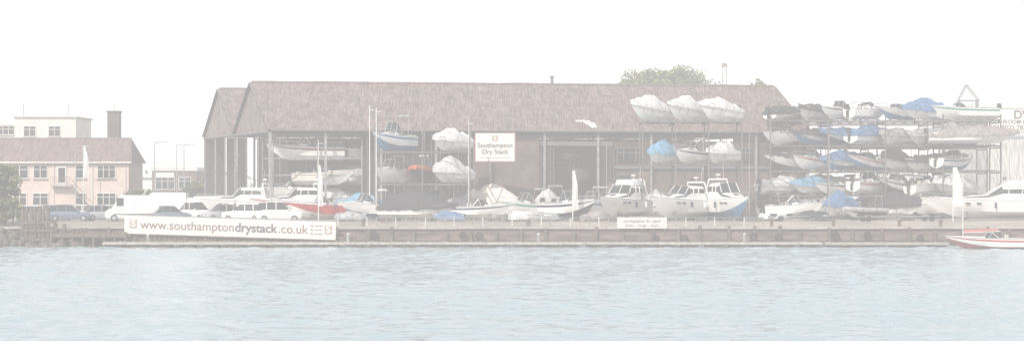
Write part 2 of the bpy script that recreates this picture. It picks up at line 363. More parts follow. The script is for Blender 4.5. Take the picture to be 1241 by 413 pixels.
def brickm(name,c1,c2,mortar,sc=1.0):
    m=bpy.data.materials.new(name); m.use_nodes=True; nt=m.node_tree; b=nt.nodes['Principled BSDF']
    tc=nt.nodes.new('ShaderNodeTexCoord'); mp=nt.nodes.new('ShaderNodeMapping'); mp.inputs['Rotation'].default_value=(math.radians(90),0,0)
    t=nt.nodes.new('ShaderNodeTexBrick'); t.inputs['Color1'].default_value=(*c1,1); t.inputs['Color2'].default_value=(*c2,1); t.inputs['Mortar'].default_value=(*mortar,1)
    t.inputs['Scale'].default_value=sc; t.inputs['Brick Width'].default_value=0.22; t.inputs['Row Height'].default_value=0.075; t.inputs['Mortar Size'].default_value=0.01
    n=nt.nodes.new('ShaderNodeTexNoise'); n.inputs['Scale'].default_value=0.7; n.inputs['Detail'].default_value=8
    r2=nt.nodes.new('ShaderNodeMapRange'); r2.inputs[1].default_value=0.3; r2.inputs[2].default_value=0.7; r2.inputs[3].default_value=0.65; r2.inputs[4].default_value=1.25
    mx=nt.nodes.new('ShaderNodeMix'); mx.data_type='RGBA'; mx.blend_type='MULTIPLY'; mx.inputs[0].default_value=1
    nt.links.new(tc.outputs['Object'],mp.inputs['Vector']); nt.links.new(mp.outputs[0],t.inputs['Vector']); nt.links.new(tc.outputs['Object'],n.inputs['Vector'])
    nt.links.new(n.outputs['Fac'],r2.inputs[0]); nt.links.new(t.outputs['Color'],mx.inputs[6]); nt.links.new(r2.outputs[0],mx.inputs[7]); nt.links.new(mx.outputs[2],b.inputs['Base Color'])
    b.inputs['Roughness'].default_value=0.9; return m
brick=brickm('brown_brick',(0.16,0.095,0.082),(0.13,0.08,0.07),(0.18,0.15,0.14))
brickd=brickm('dark_brick',(0.10,0.068,0.062),(0.08,0.058,0.053),(0.12,0.1,0.095))
steeld=mat('painted_steel_column',(0.18,0.18,0.19),0.6,0.15,1.5)
def P(k,back=0.0,z=0.0): 
    p=A+(Bv-A)*k+V*back; return Vector((p.x,p.y,z))
def kf(px):
    q=(px-620.5)/F; return (q*228+27)/(61.4-10*q)
for bay in range(2):
    mb=MB(); NS=40
    for side in(0,1):
        secs=[]
        for i in range(NS+1):
            k=-0.006+1.012*i/NS; row=[]
            for j in range(7):
                t=j/6; bk=bay+ (0.5*t-0.02*(1-t) if side==0 else 1-0.5*t)
                z=EZ+(RZZ-EZ)*t-0.02+0.09*noise.noise((k*25,t*3,bay))
                row.append(P(k,bk,z))
            secs.append(row)
        mb.loft(secs,lambda i,j:roofm)
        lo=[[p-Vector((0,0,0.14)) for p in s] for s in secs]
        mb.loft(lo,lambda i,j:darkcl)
    pts=[P(i/30,bay+0.5,RZZ+0.03+0.09*noise.noise((i/30*25,3,bay))) for i in range(31)]
    for a,b in zip(pts[:-1],pts[1:]): mb.tube(a,b,0.16,roofm,6)
    mb.tube(P(0,bay-0.03,EZ-0.12),P(1,bay-0.03,EZ-0.12),0.1,steeld,6)
    mb.build('roof_%d'%bay,parent=shed,smooth=0)
    mb=MB()
    for k in(0.0,1.0):
        mb.poly([P(k,bay+0.01,EZ-0.3),P(k,bay+0.99,EZ-0.3),P(k,bay+0.99,EZ),P(k,bay+0.5,RZZ-0.16),P(k,bay+0.01,EZ)],gablem)
        e=-0.002 if k==0 else 0.002
        mb.tube(P(k+e,bay+0.0,EZ-0.05),P(k+e,bay+0.5,RZZ),0.1,steeld,5); mb.tube(P(k+e,bay+1.0,EZ-0.05),P(k+e,bay+0.5,RZZ),0.1,steeld,5)
        mb.tube(P(k+e,bay,EZ-0.3),P(k+e,bay+1,EZ-0.3),0.12,steeld,5)
    mb.build('gable_%d'%bay,parent=shed,smooth=0)
ang=math.atan2(u.y,u.x)
mb=MB()
for bk in(0.0,1.0,2.0):
    for i in range(11):
        p=P(i/10,bk); mb.box((p.x,p.y,(GZ+EZ)/2),(0.26,0.26,EZ-GZ-0.1),galv if bk==0 else steeld,ang)
for bk in (0.33,0.66,1.33,1.66):
    for k in (0,1): p=P(k,bk); mb.box((p.x,p.y,(GZ+EZ-0.3)/2),(0.18,0.18,EZ-GZ-0.4),steeld,ang)
for bay in range(2):
    for i in range(11):
        k=i/10; k=min(max(k,0.004),0.996)
        mb.tube(P(k,bay,EZ-0.35),P(k,bay+1,EZ-0.35),0.09,steeld,5)
        for j in range(6):
            t0=j/6; f=lambda t: EZ-0.35+(RZZ-EZ)*(1-abs(2*t-1))
            mb.tube(P(k,bay+t0,EZ-0.35),P(k,bay+t0+1/12,f(t0+1/12)),0.05,steeld,4); mb.tube(P(k,bay+t0+1/12,f(t0+1/12)),P(k,bay+t0+1/6,EZ-0.35),0.05,steeld,4)
for i in range(60):
    k=(i+0.5)/60
    if kf(445)<k<kf(575) : p=P(k,0.004); mb.box((p.x,p.y,(GZ+EZ)/2),(0.09,0.1,EZ-GZ-0.4),steeld,ang)
mb.build('steel_frame',parent=shed,smooth=0)
def wall(k0,k1,bk,z0,z1,m,name,th=0.2):
    p=(P(k0,bk)+P(k1,bk))/2; L=(P(k1,bk)-P(k0,bk)).length
    mb=MB(); mb.box((0,0,0),(L-0.01,th,z1-z0),m); return mb.build(name,(p.x,p.y,(z0+z1)/2),(0,0,ang),parent=shed,smooth=0)
wall(kf(575),kf(655),0.03,GZ,EZ-0.5,brick,'brick_panel')
wall(kf(745),1.0,0.03,GZ,8.2,brick,'brick_lower')
wall(kf(745),1.0,0.035,8.2,11.2,brickd,'brick_upper')
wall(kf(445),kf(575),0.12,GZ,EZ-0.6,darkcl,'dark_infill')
n=46
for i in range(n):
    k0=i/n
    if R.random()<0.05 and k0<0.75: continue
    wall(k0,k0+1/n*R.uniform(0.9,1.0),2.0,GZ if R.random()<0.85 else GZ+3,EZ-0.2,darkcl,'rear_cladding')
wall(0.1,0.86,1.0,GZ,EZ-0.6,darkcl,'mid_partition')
winf=mat('window_frame_white',(0.74,0.74,0.72),0.5,0.1,2)
mb=MB()
for px in(757,772,812,846,905):
    k=kf(px); p=P(k,0.018); mb.box((p.x,p.y-0.02,9.7),(1.5,0.1,1.6),steeld,ang); mb.box((p.x,p.y-0.08,9.7),(1.34,0.1,1.44),glass,ang)
    mb.box((p.x,p.y-0.14,9.7),(0.06,0.04,1.4),galv,ang); mb.box((p.x,p.y-0.14,9.9),(1.34,0.04,0.06),galv,ang)
for px in(750,768,800,860,920):
    k=kf(px); p=P(k,0.02); mb.box((p.x,p.y-0.05,4.4),(2.2,0.1,4.0),rust,ang)
p=(P(kf(745),0.01)+P(1,0.01))/2; mb.box((p.x,p.y,8.2),((P(1,0)-P(kf(745),0)).length,0.16,0.3),steeld,ang)
p=P(kf(700),0.02); mb.box((p.x,p.y,10.9),(8.4,0.25,0.5),steeld,ang)
for px in(664,737):
    p=P(kf(px),0.02); mb.box((p.x,p.y,6.4),(1.8,0.12,8.1),darkcl,ang)
    for j in range(5): mb.box((p.x-0.8+0.4*j,p.y-0.1,6.4),(0.05,0.05,8.0),steeld,ang)
zr=lambda b: EZ+(RZZ-EZ)*b*2
for j in range(7):
    w0=R.uniform(3,5); t0=R.uniform(0,0.02); t1=R.uniform(0.06,0.1); s=R.uniform(-1.5,1.5)
    a=P(kf(692+5*j),t0,zr(t0)+.2); b=P(kf(692+5*j+w0),t0,zr(t0)+.2); c=P(kf(692+5*j+w0+s),t1,zr(t1)+.2); dd=P(kf(692+5*j+s),t1,zr(t1)+.2)
    mb.poly([a,b,c,dd],winf)
p=P(kf(683)+0.03,0.5); mb.tube((p.x,p.y,RZZ),(p.x,p.y,RZZ+0.9),0.18,steeld); mb.box((p.x,p.y,RZZ+0.95),(0.6,0.6,0.12),steeld)
def patch(k,b0,w,h,m):
    z=lambda b: zr(b)+0.12
    mb.poly([P(k,b0,z(b0)),P(k+w,b0,z(b0)),P(k+w,b0+h,z(b0+h)),P(k,b0+h,z(b0+h))],m)
rl=mat('replacement_sheet',(0.24,0.195,0.18),0.9,0.15,1); rd=mat('stained_sheet',(0.13,0.1,0.09),0.9,0.15,1)
for _ in range(12): patch(R.uniform(0.02,0.95),R.choice([0.02,0.14,0.26,0.37]),0.016,0.11,R.choice([rl,rl,rd]))
mb.build('facade_details',parent=shed,smooth=0)
mb=MB(); mb.add([P(-0.0,0,GZ+0.012),P(1,0,GZ+0.012),P(1,2,GZ+0.012),P(0,2,GZ+0.012)],[(0,1,2,3)],conc); mb.build('shed_floor',parent=shed,smooth=0)

def irack(k0,k1,bk,lv):
    mb=MB()
    for k in (k0,(k0+k1)/2,k1):
        for b_ in(bk,bk+0.3):
            p=P(k,b_); mb.box((p.x,p.y,(GZ+11.5)/2),(0.14,0.14,11.5-GZ),galv,ang)
    for z in lv:
        for b_ in(bk,bk+0.3): mb.tube(P(k0,b_,z-0.1),P(k1,b_,z-0.1),0.08,galv,4)
    mb.build('boat_storage_rack',smooth=0)
irack(0.01,0.17,0.06,[4.8,7.4,9.3])
boat('motor_cruiser','cuddy',8.4,2.7,1.6,372,231.5,9.0,-172,stripe=antir,bottom=gel,tall=1.2)
boat('speedboat','cuddy',6.8,2.5,1.5,420,233.5,9.0,-160)
boat('speedboat','open',7.0,2.5,1.5,392,231.5,6.2,-20,hull=cream)
boat('covered_speedboat','cover',6.4,2.4,1.4,428,234,6.2,-20,cover=tarpg)
boat('speedboat','cuddy',6.8,2.4,1.4,355,234,4.4,-165)
boat('covered_speedboat','cover',6.4,2.4,1.4,405,233,3.6,-165,cover=tarpl)
boat('speedboat','cuddy',6.4,2.4,1.4,700,241,6.6,-100)
boat('covered_speedboat','cover',6.4,2.4,1.2,690,242,9.0,-100,cover=tarpg)
irack(kf(655),kf(735),0.55,[6.5,8.9])

# ---------------------------------------------------------------- signs
signw=mat('sign_white',(0.74,0.71,0.67),0.5,0.04,1)
signr=mat('sign_border_red',(0.35,0.2,0.17),0.6,0.1,1)
signt=mat('sign_text_grey',(0.1,0.09,0.11),0.6,0.05,1)
signo=mat('sign_logo_orange',(0.42,0.31,0.26),0.6,0.05,1)
btb=mat('banner_text_brown',(0.2,0.13,0.11),0.6,0.05,1)
def text(body,size,loc,rot,m,parent,bold=0.0,name='lettering',align='CENTER'):
    c=bpy.data.curves.new(name,'FONT'); c.body=body; c.size=size; c.extrude=0.005; c.offset=bold; c.align_x=align; c.align_y='CENTER'
    c.materials.append(m); o=bpy.data.objects.new(name,c); scene.collection.objects.link(o); o.location=loc; o.rotation_euler=rot; o.parent=parent; return o
UP=(math.radians(90),0,0)
sd=226.5; sg=empty('dry_stack_sign',(X(600,sd),sd,Z(178.5,sd)))
mb=MB(); mb.box((0,0,0),(4.5,0.08,3.25),signr); mb.box((0,-0.05,0),(4.3,0.06,3.05),signw); mb.box((0,-0.085,1.0),(0.7,0.02,0.6),signo)
mb.tube((-1.6,0.05,0.9),(-1.6,2.6,0.9),0.05,steeld); mb.tube((1.6,0.05,0.9),(1.6,2.6,0.9),0.05,steeld); mb.build('board',parent=sg,smooth=0)
text('Southampton',0.72,(0,-0.1,0.2),UP,signt,sg,0.012); text('Dry Stack',0.72,(0,-0.1,-0.5),UP,signt,sg,0.012)
text('S',0.6,(0,-0.11,1.0),UP,signw,sg,0.02)
mb=MB(); mb.box((0,-0.085,-1.15),(3.4,0.02,0.06),signo); mb.build('rule',parent=sg,smooth=0)

dl,dr=205.1,203.9
pl=Vector((X(151,dl),dl,Z(271.5,dl))); pr=Vector((X(407,dr),dr,Z(279.5,dr)))
bl=(pr-pl).length; bc=(pl+pr)/2
ba=math.atan2(pr.y-pl.y,pr.x-pl.x); tilt=math.asin((pr.z-pl.z)/bl)
bn=empty('website_banner_sign',bc); bn.rotation_euler=(0,-tilt,ba)
mb=MB(); mb.box((0,0,0),(bl,0.12,1.8),signw); mb.box((0,0.02,0.95),(bl+0.2,0.2,0.1),galv); mb.box((0,0.02,-0.95),(bl+0.2,0.2,0.1),rust)
for i in range(9): mb.box((-bl/2+bl*(i+0.5)/9,0.2,-0.3),(0.14,0.2,2.4),wood)
for i in range(1,9): mb.box((-bl/2+bl*i/9,-0.062,0),(0.03,0.01,1.78),galv)
for sx in (-bl/2+0.9,bl/2-0.75): mb.box((sx,-0.07,0.1),(0.75,0.03,0.9),signo)
mb.build('board',parent=bn,smooth=0)
for sx in (-bl/2+0.9,bl/2-0.75): text('S',1.0,(sx,-0.095,0.1),UP,signw,bn,0.03)
parts=[]
for body,m,bo in(('www.southampton',btb,0.008),('drystack',signt,0.03),('.co.uk',btb,0.008)):
    parts.append(text(body,1.5,(0,-0.08,0.0),UP,m,bn,bo,align='LEFT'))
bpy.context.view_layer.update()
ws=[p.dimensions.x for p in parts]; tot=sum(ws)+0.25; sc_=16.9/tot; x=-bl/2+1.6
for p,w_ in zip(parts,ws):
    p.data.size=1.5*sc_; p.location.x=x; x+=(w_+0.12)*sc_
for i in range(3): text('dry berths',0.3,(bl/2-1.95,-0.08,0.45-0.4*i),UP,signt,bn)
mb=MB()
mb.box((0,0.55,-1.5),(bl+4,0.5,1.2),wood)
for i in range(24): mb.box((-bl/2-1+ (bl+2)*i/23,0.2,-1.2),(0.25,0.14,1.4),wood)
mb.build('quay_timber_fender',bc,(0,0,ba),smooth=0)

q=empty('quayside_notice_board',(X(778,205.6),205.6,Z(270,205.6)))
signg=mat('notice_panel',(0.66,0.64,0.61),0.6,0.08,2)
mb=MB(); mb.box((0,0,0),(5.0,0.06,1.1),signg)
for x in(-2.3,0,2.3): mb.tube((x,0.08,-0.75),(x,0.08,0.6),0.05,galv)
mb.build('board',parent=q,smooth=0)
text('southampton dry stack',0.4,(0,-0.045,0.2),UP,signt,q); text('berths  -  storage  -  launch',0.3,(0,-0.045,-0.25),UP,signt,q)

# ---------------------------------------------------------------- ground, quay
mb=MB()
prof=[(206,QZ),(208.5,QZ),(213,GZ),(260,GZ),(5000,GZ)]
vs=[];fs=[]
for y,z in prof: vs+=[(-3000,y,z),(3000,y,z)]
for i in range(len(prof)-1): fs.append((2*i,2*i+1,2*i+3,2*i+2))
mb.add(vs,fs,yard)
mb.build('ground',smooth=0)
qs=mat('quay_stone',(0.24,0.175,0.15),0.9,0.28,1.3,bump=0.5,stretch=(0.35,1,1.6),detail=9)
weed=mat('tidal_weed',(0.08,0.075,0.055),0.9,0.3,2,bump=0.5)
mb=MB()
mb.box((0,206.3,-0.6),(600,0.62,4.9),qs)
for i in range(60):
    x=-88+i*3.0; mb.box((x,206.2,QZ-0.03+R.uniform(-.03,.03)),(2.96,0.9,0.24),conc)
mb.box((0,205.95,0.25),(600,0.12,0.7),weed)
for i in range(70):
    x=-85+i*2.6+R.uniform(-0.4,0.4); h=2.2+R.uniform(-0.6,0.2); mb.box((x,205.85,-.3+h/2),(0.3,0.3,h),wood,R.uniform(-.1,.1))
for i in range(26):
    if R.random()<0.45: continue
    x=X(415,206)+i*2.9
    c=Vector((x+R.uniform(-0.9,0.9),205.66,0.95+R.uniform(-.2,.2))); n=12
    for a in range(n):
        a0=2*math.pi*a/n; a1=2*math.pi*(a+1)/n
        mb.tube(c+Vector((math.cos(a0)*0.3,0,math.sin(a0)*0.3)),c+Vector((math.cos(a1)*0.3,0,math.sin(a1)*0.3)),0.1,rubber,5)
mb.build('quay_wall',smooth=0)
mb=MB(); xa=X(410,207);xb=X(925,207)
n=44
for i in range(n+1):
    x=xa+(xb-xa)*i/n; mb.tube((x,207,QZ+0.1),(x+R.uniform(-.06,.06),207,QZ+1.0),0.05,galv if i%3 else winf,5)
for z in(0.55,0.98): mb.tube((xa,207,QZ+z),(xb,207,QZ+z),0.03,galv,5)
mb.build('quayside_railing',smooth=0)
def pallet(px,d,n):
    mb=MB()
    for k in range(n):
        z=0.15*k
        for y in(-0.45,0,0.45): mb.box((0,y,z+0.05),(1.2,0.1,0.09),wood)
        for x in range(6): mb.box((-0.52+0.208*x,0,z+0.118),(0.13,1.0,0.025),timberp)
    mb.build('pallet_stack',(X(px,d),d,gz(d)),(0,0,R.uniform(-0.5,0.5)),smooth=0)
for px,d,n in[(468,212.8,4),(609,213.2,5),(745,213.5,3),(918,215,3),(850,213.5,2),(1000,219,4),(1100,219,5)]: pallet(px,d,n)
def trailer(px,d,h):
    mb=MB()
    for y in(-.7,.7): mb.tube((-2,y,.5),(1,y,.5),.05,galv); mb.tube((1,y,.5),(2.6,0,.5),.05,galv); mb.tube((-1,y-.12,.3),(-1,y+.12,.3),.3,rubber,12)
    for x in(-1.9,-.5,.9): mb.tube((x,-.7,.52),(x,.7,.52),.05,galv)
    for x in(-1.6,.2):
        for y in(-.35,.35): mb.box((x,y,.68),(.5,.14,.22),rubber)
    mb.tube((2.4,0,.5),(2.4,0,0),.05,galv); mb.build('boat_trailer',(X(px,d),d,gz(d)),(0,0,math.radians(h)))
for a in((1060,214,15),(1115,216,-160),(955,216,10),(770,213.5,5)): trailer(*a)
def bollard(px):
    mb=MB(); mb.tube((0,0,0),(0,0,0.6),0.2,rust,10,0.15); mb.tube((0,0,0.6),(0,0,0.75),0.27,rust,10,0.22); mb.tube((0,0,0),(0,0,0.05),0.32,rust,10); mb.build('mooring_bollard',(X(px,206.9),206.9,QZ+0.02))
for px in(440,640,935,1010,1090,1140): bollard(px)
mb=MB(); xa=X(126,202);xb=X(995,202); L=xb-xa
nd=60
for i in range(nd): mb.box((xa+L*(i+0.5)/nd,202.2,0.50+R.uniform(-.02,.02)),(L/nd-.05,2.2,0.1),timberp)
mb.box(((xa+xb)/2,201.08,0.39),(L,0.08,0.14),mat('pontoon_edge',(0.5,0.47,0.43),0.8,0.2,2))
n=30
for i in range(n): mb.box((xa+L*(i+0.5)/n,202.2,0.14),(L/n*0.66,1.9,0.5),mat('pontoon_float',(0.14,0.125,0.115),0.8,0.2,2))
for i in range(20):
    x=xa+L*(i+0.5)/20; mb.box((x,201.2,0.61),(0.12,0.12,0.12),galv)
for px in(175,653,905,420): x=X(px,201.4); mb.tube((x,203.4,-2),(x,203.4,1.25),0.16,galv,10); mb.tube((x,203.4,1.25),(x,203.4,1.4),0.16,winf,10,0.02)
mb.build('floating_pontoon',smooth=0)
mb=MB(); xa=X(1000,203);xb=X(1150,203)
mb.box(((xa+xb)/2,203.5,0.35),(xb-xa,1.6,0.25),timberp)
for i in range(6): mb.box((xa+(xb-xa)*(i+0.5)/6,203.5,0.1),(1.4,1.4,0.35),rubber)
mb.build('floating_pontoon',smooth=0)

mb=MB()
for i in range(17):
    x=X(28,205)+i*0.42+R.uniform(-0.06,0.06); h=3.9 if i<7 else R.uniform(1.8,2.8)
    if i>10: h=R.uniform(1.2,1.9)
    mb.tube((x,204.8+R.uniform(-.1,.1),-1.5),(x,204.8,h+R.uniform(-0.3,0.4)),0.19,wood,8)
for z in(0.7,1.6,2.4): mb.box((X(48,204.5),204.55,z),(3.4,0.14,0.25),wood)
xa=X(62,204);xb=X(152,204)
mb.box(((xa+xb)/2,204.7,1.15),(xb-xa,1.6,0.4),wood)
for i in range(8): mb.tube((xa+(xb-xa)*i/7,204.1,-1),(xa+(xb-xa)*i/7,204.1,1.5),0.15,wood,7)
mb.build('timber_jetty',smooth=0)
rock=mat('rock',(0.16,0.14,0.12),0.95,0.3,2,bump=0.6)
mb=MB()
for i in range(110):
    x=X(R.uniform(-60,110),205); y=R.uniform(203.6,206.0); z=(y-203.6)/2.4*1.7*R.uniform(0.6,1); s=R.uniform(0.25,0.6)
    vs=[]
    for a in range(3):
        for b in range(6):
            r=s*(1 if a==1 else 0.6)*R.uniform(0.75,1.2); vs.append((x+r*math.cos(b*1.047),y+r*math.sin(b*1.047),z+(a-1)*s*0.6))
    fs=[(a*6+b,a*6+(b+1)%6,(a+1)*6+(b+1)%6,(a+1)*6+b) for a in range(2) for b in range(6)]+[tuple(range(12,18))]
    mb.add(vs,fs,rock)
mb.build('rock_revetment',smooth=0)

# ---------------------------------------------------------------- flags and masts
ff=mat('flag_fabric',(0.8,0.8,0.78),0.8,0.05,1)
def flag(px,d,pyt,pyb,wpx=7):
    z1=Z(pyt,d); z0=gz(d); mb=MB()
    mb.tube((0,0,z0-z1),(0,0,0),0.06,winf,6,0.03)
    h=(Z(pyb,d)-z1); w=wpx*d/F; secs=[]
    for i in range(9):
        t=i/8; ww=w*min(1,0.35+1.6*t)*(1 if t<0.9 else 0.9); row=[(0.03+ww*j/4,0.12*math.sin(j*1.2+i*0.5),h*t+0.02) for j in range(5)]; secs.append(row)
    mb.loft(secs,lambda i,j:ff)
    mb.build('feather_flag',(X(px,d),d,z1))
flag(386,213.5,200,250,5); flag(694,213.5,207,252,6); flag(1155,213.5,203,250,11); flag(101,225,178,215,6)
def mast(px,d,pyt,m=winf,r=0.08):
    mb=MB(); z=Z(pyt,d); g=gz(d); mb.tube((0,0,0),(0,0,z-g),r,m,8,r*0.6); mb.box((0,0,0.04),(0.4,0.4,0.08),galv)
    mb.tube((0,0,(z-g)*0.96),(0.5,0,(z-g)*0.96),0.03,m); mb.build('mast_pole',(X(px,d),d,g))
mast(448,222,128); mast(456,222,130); mast(386,226,170,r=0.05); mast(568,221,145,r=.05); mast(329,222,160,galv,.06); mast(285,222,185,galv,.05); mast(735,222,175,galv,.05); mast(908,222,160,galv,.06); mast(1005,222,160,galv,.05)
def lamp(px,d,pyt):
    mb=MB(); z=Z(pyt,d)-GZ; mb.tube((0,0,0),(0,0,z),0.09,galv,8,0.05); mb.tube((0,0,z),(0.9,0,z+0.12),0.05,galv); mb.box((1.2,0,z+0.1),(0.8,0.28,0.14),galv,0,0.8)
    mb.build('street_lamp',(X(px,d),d,GZ))
lamp(187,262,173); lamp(214,285,176); lamp(223,275,176); lamp(92,236,178)

# ---------------------------------------------------------------- cars / vans
def car(name,kind,L,W,H,px,d,head,paint):
    mb=MB(); w=W/2; zb=H*0.58 if kind!='van' else H*0.5
    prof=[(-.5,.82,.55,.80),(-.47,.95,.28,.97),(-.3,1,.22,1),(0,1,.22,1),(.24,1,.22,.99),(.4,.97,.22,.9),(.47,.9,.25,.78),(.5,.78,.32,.62)]
    if kind=='van': prof=[(-.5,.94,.3,1),(-.48,1,.25,1),(0,1,.25,1),(.3,1,.25,1),(.42,.97,.25,.92),(.48,.9,.28,.78),(.5,.8,.34,.6)]
    secs=[]
    for t,ws,l,h in prof:
        x=t*L; zt=zb*h; wl=w*ws
        hp=[(wl*.88,l),(wl,l+.18),(wl,zt-.14),(wl*.94,zt),(0,zt+.03)]
        secs.append([(x,y,z) for y,z in hp]+[(x,-y,z) for y,z in hp[-2::-1]])
    mb.loft(secs,lambda i,j:paint,caps=(paint,paint))
    if kind=='van': gs=[(-.495,zb-.02),(-.49,H*.98),(.18,H),(.24,H*.96),(.38,zb*.95)]
    elif kind=='estate': gs=[(-.48,zb-.03),(-.42,H*.95),(-.2,H),(.06,H*.98),(.24,zb-.02)]
    else: gs=[(-.44,zb-.03),(-.3,H*.96),(-.15,H),(.06,H*.98),(.25,zb-.02)]
    secs=[]
    for t,zt in gs:
        x=t*L; zz0=zb-.06; zt=max(zt,zz0+.01); fr=(zt-zz0)
        ww=w*.94; wt_=ww-(ww-w*.76)*min(1,fr/(H-zb)) if kind!='van' else w*.96-(w*.1)*fr/(H-zb)
        hp=[(ww,zz0),(wt_,zt-.06*min(1,fr)),(wt_*.85,zt),(0,zt+.02)]
        secs.append([(x,y,z) for y,z in hp]+[(x,-y,z) for y,z in hp[-2::-1]])
    def mf(i,j):
        if kind=='van': return glass if i==3 and 0<j<5 else paint
        if i in(0,3): return glass
        return glass if j in(0,5) else paint
    mb.loft(secs,mf,caps=(paint,paint))
    for sgn in(1,-1):
        if kind=='van':
            mb.box((.22*L,sgn*w*.915,(zb+H)/2-.03),(.13*L,.06,(H-zb)*.62),glass)
            mb.box((-.02*L,sgn*(w+.005),zb*1.0),(.02,.02,H*.7),rubber); mb.box((-.05*L,sgn*(w+.01),zb*.55),(.75*L,.03,.08),rubber)
        else:
            for t in(-.26,-.06): mb.box((t*L,sgn*w*.87,(zb+H)/2),(.09,.10,H-zb),paint)
        for t in(-.31,.33):
            r=.33 if kind!='van' else .36
            mb.tube((t*L,sgn*(w-.2),r),(t*L,sgn*(w+.02),r),r,rubber,14); mb.tube((t*L,sgn*(w+.02),r),(t*L,sgn*(w+.03),r),r*.6,steel,10)
        mb.box((.485*L,sgn*w*.62,zb*.68),(.1,.3,.16),steel); mb.box((-.492*L,sgn*w*.76,zb*.75),(.08,.16,.3),red)
        mb.box((.2*L,sgn*(w+.1),zb+.05),(.12,.2,.14),paint)
    mb.box((.495*L,0,.38),(.1,W*.8,.18),rubber); mb.box((-.49*L,0,.42),(.12,W*.85,.2),rubber)
    mb.build(name,(X(px,d),d,gz(d)),(0,0,math.radians(head)),smooth=40)
cw=mat('car_paint_white',(0.8,0.8,0.8),0.25,0.03,1); cs=mat('car_paint_silver',(0.5,0.52,0.55),0.3,0.05,1,metal=0.2); cb=mat('car_paint_blue_grey',(0.16,0.22,0.3),0.25,0.05,1,metal=0.2); cr=mat('car_paint_maroon',(0.22,0.05,0.05),0.3,0.05,1)
car('parked_van','van',5.6,2.05,2.75,160,216.5,190,cw)
car('parked_van','van',5.6,2.0,3.0,198,229,175,cw)
car('parked_car','estate',4.6,1.75,1.75,84,217,8,cb)
car('parked_car','hatch',4.1,1.7,1.7,124,220,25,cs)
car('parked_car','hatch',4.2,1.75,2.0,238,221,-40,cw)
car('parked_car','hatch',4.1,1.75,1.8,268,218,215,cs)
car('parked_suv','estate',4.9,1.9,2.1,338,214.8,6,cw)
car('parked_car','estate',4.6,1.8,1.85,296,217,172,cw)
car('parked_car','hatch',4.0,1.7,1.65,208,216,20,cb)
car('parked_car','hatch',4.0,1.7,1.7,66,223,-10,cs)
car('parked_van','van',5.0,1.9,2.6,262,229,10,cw)
car('parked_van','van',5.0,1.9,2.4,226,229,160,cw)
car('parked_car','hatch',4.0,1.7,1.6,105,229,-10,cw)
car('parked_car','hatch',4.0,1.7,1.6,44,220,12,cw)
car('parked_car','hatch',4.0,1.7,1.6,140,228,190,cr)
car('parked_car','estate',4.4,1.7,1.65,86,231,175,cw)
car('parked_car','hatch',4.0,1.7,1.65,180,221,160,cs)

# ---------------------------------------------------------------- other buildings
def windowp(mb,x,y,z,w,h,mull=1):
    mb.box((x,y-0.03,z),(w+0.16,0.12,h+0.16),winf); mb.box((x,y-0.075,z),(w,0.08,h),glass)
    for i in range(mull): mb.box((x-w/2+w*(i+1)/(mull+1),y-0.12,z),(0.07,0.05,h),winf)
    mb.box((x,y-0.12,z+h*0.18),(w,0.05,0.06),winf); mb.box((x,y-0.1,z-h/2-0.12),(w+0.3,0.28,0.08),conc)
render_p=mat('cream_render',(0.6,0.5,0.45),0.9,0.08,0.8)
tile=corr('clay_tile',(0.15,0.105,0.095),(0.24,0.175,0.16),3,1.2)
d=240; H_=empty('rendered_house',(0,0,0))
mb=MB(); xl=X(-90,d);xr=X(156,d); zt=Z(197,d)
mb.box(((xl+xr)/2,d+4.5,(GZ+zt)/2),(xr-xl,9,zt-GZ),render_p); mb.build('walls',parent=H_,smooth=0)
mb=MB(); o=0.4; rz=Z(168,d+4.5)
mb.add([(xl-o,d-o,zt),(xr+o,d-o,zt),(xr+o,d+9+o,zt),(xl-o,d+9+o,zt),(xl+3,d+4.5,rz),(xr-0.5,d+4.5,rz)],[(0,1,5,4),(1,2,5),(2,3,4,5),(3,0,4),(0,3,2,1)],tile)
mb.tube((xl+3,d+4.5,rz),(xr-.5,d+4.5,rz),0.12,tile); mb.tube((xl-o,d-o-0.05,zt),(xr+o,d-o-0.05,zt),0.09,winf); mb.build('roof',parent=H_,smooth=0)
mb=MB()
for px,w,m in[(24,1.9,1),(49,1.5,1),(98,1.1,0),(129,2.0,2),(-10,1.6,1)]:
    windowp(mb,X(px,d),d,Z(208,d),w,1.4,m)
for px,w,m in[(24,1.5,1),(49,1.7,1),(98,1.1,0),(129,2.1,2),(-10,1.6,1)]:
    windowp(mb,X(px,d),d,Z(241,d),w,1.3,m)
mb.box((X(75,d),d-0.04,Z(213,d)),(1.1,0.14,2.2),winf); mb.box((X(75,d),d-0.10,Z(212,d)),(0.8,0.1,1.7),glass)
mb.box((X(75,d),d-0.5,Z(225,d)),(2.4,1.0,0.12),conc)
for i in range(12): mb.tube((X(75,d)-1.1+.2*i,d-.95,Z(225,d)),(X(75,d)-1.1+.2*i,d-.95,Z(225,d)+1),0.02,rust,4)
mb.tube((X(75,d)-1.15,d-.95,Z(225,d)+1),(X(75,d)+1.15,d-.95,Z(225,d)+1),0.03,rust,4)
for i in range(9): mb.box((X(75,d)+1.3+0.25*i,d-.6,Z(225,d)-0.3*i-0.1),(0.3,0.9,0.06),conc)
mb.tube((X(75,d)+1.2,d-1,Z(225,d)+.9),(X(75,d)+3.6,d-1,Z(225,d)-1.8),0.03,rust,4)
for px in(8,65,112,152): mb.tube((X(px,d),d-.1,GZ),(X(px,d),d-.1,zt),0.05,winf,5)
mb.build('windows_and_stair',parent=H_,smooth=0)

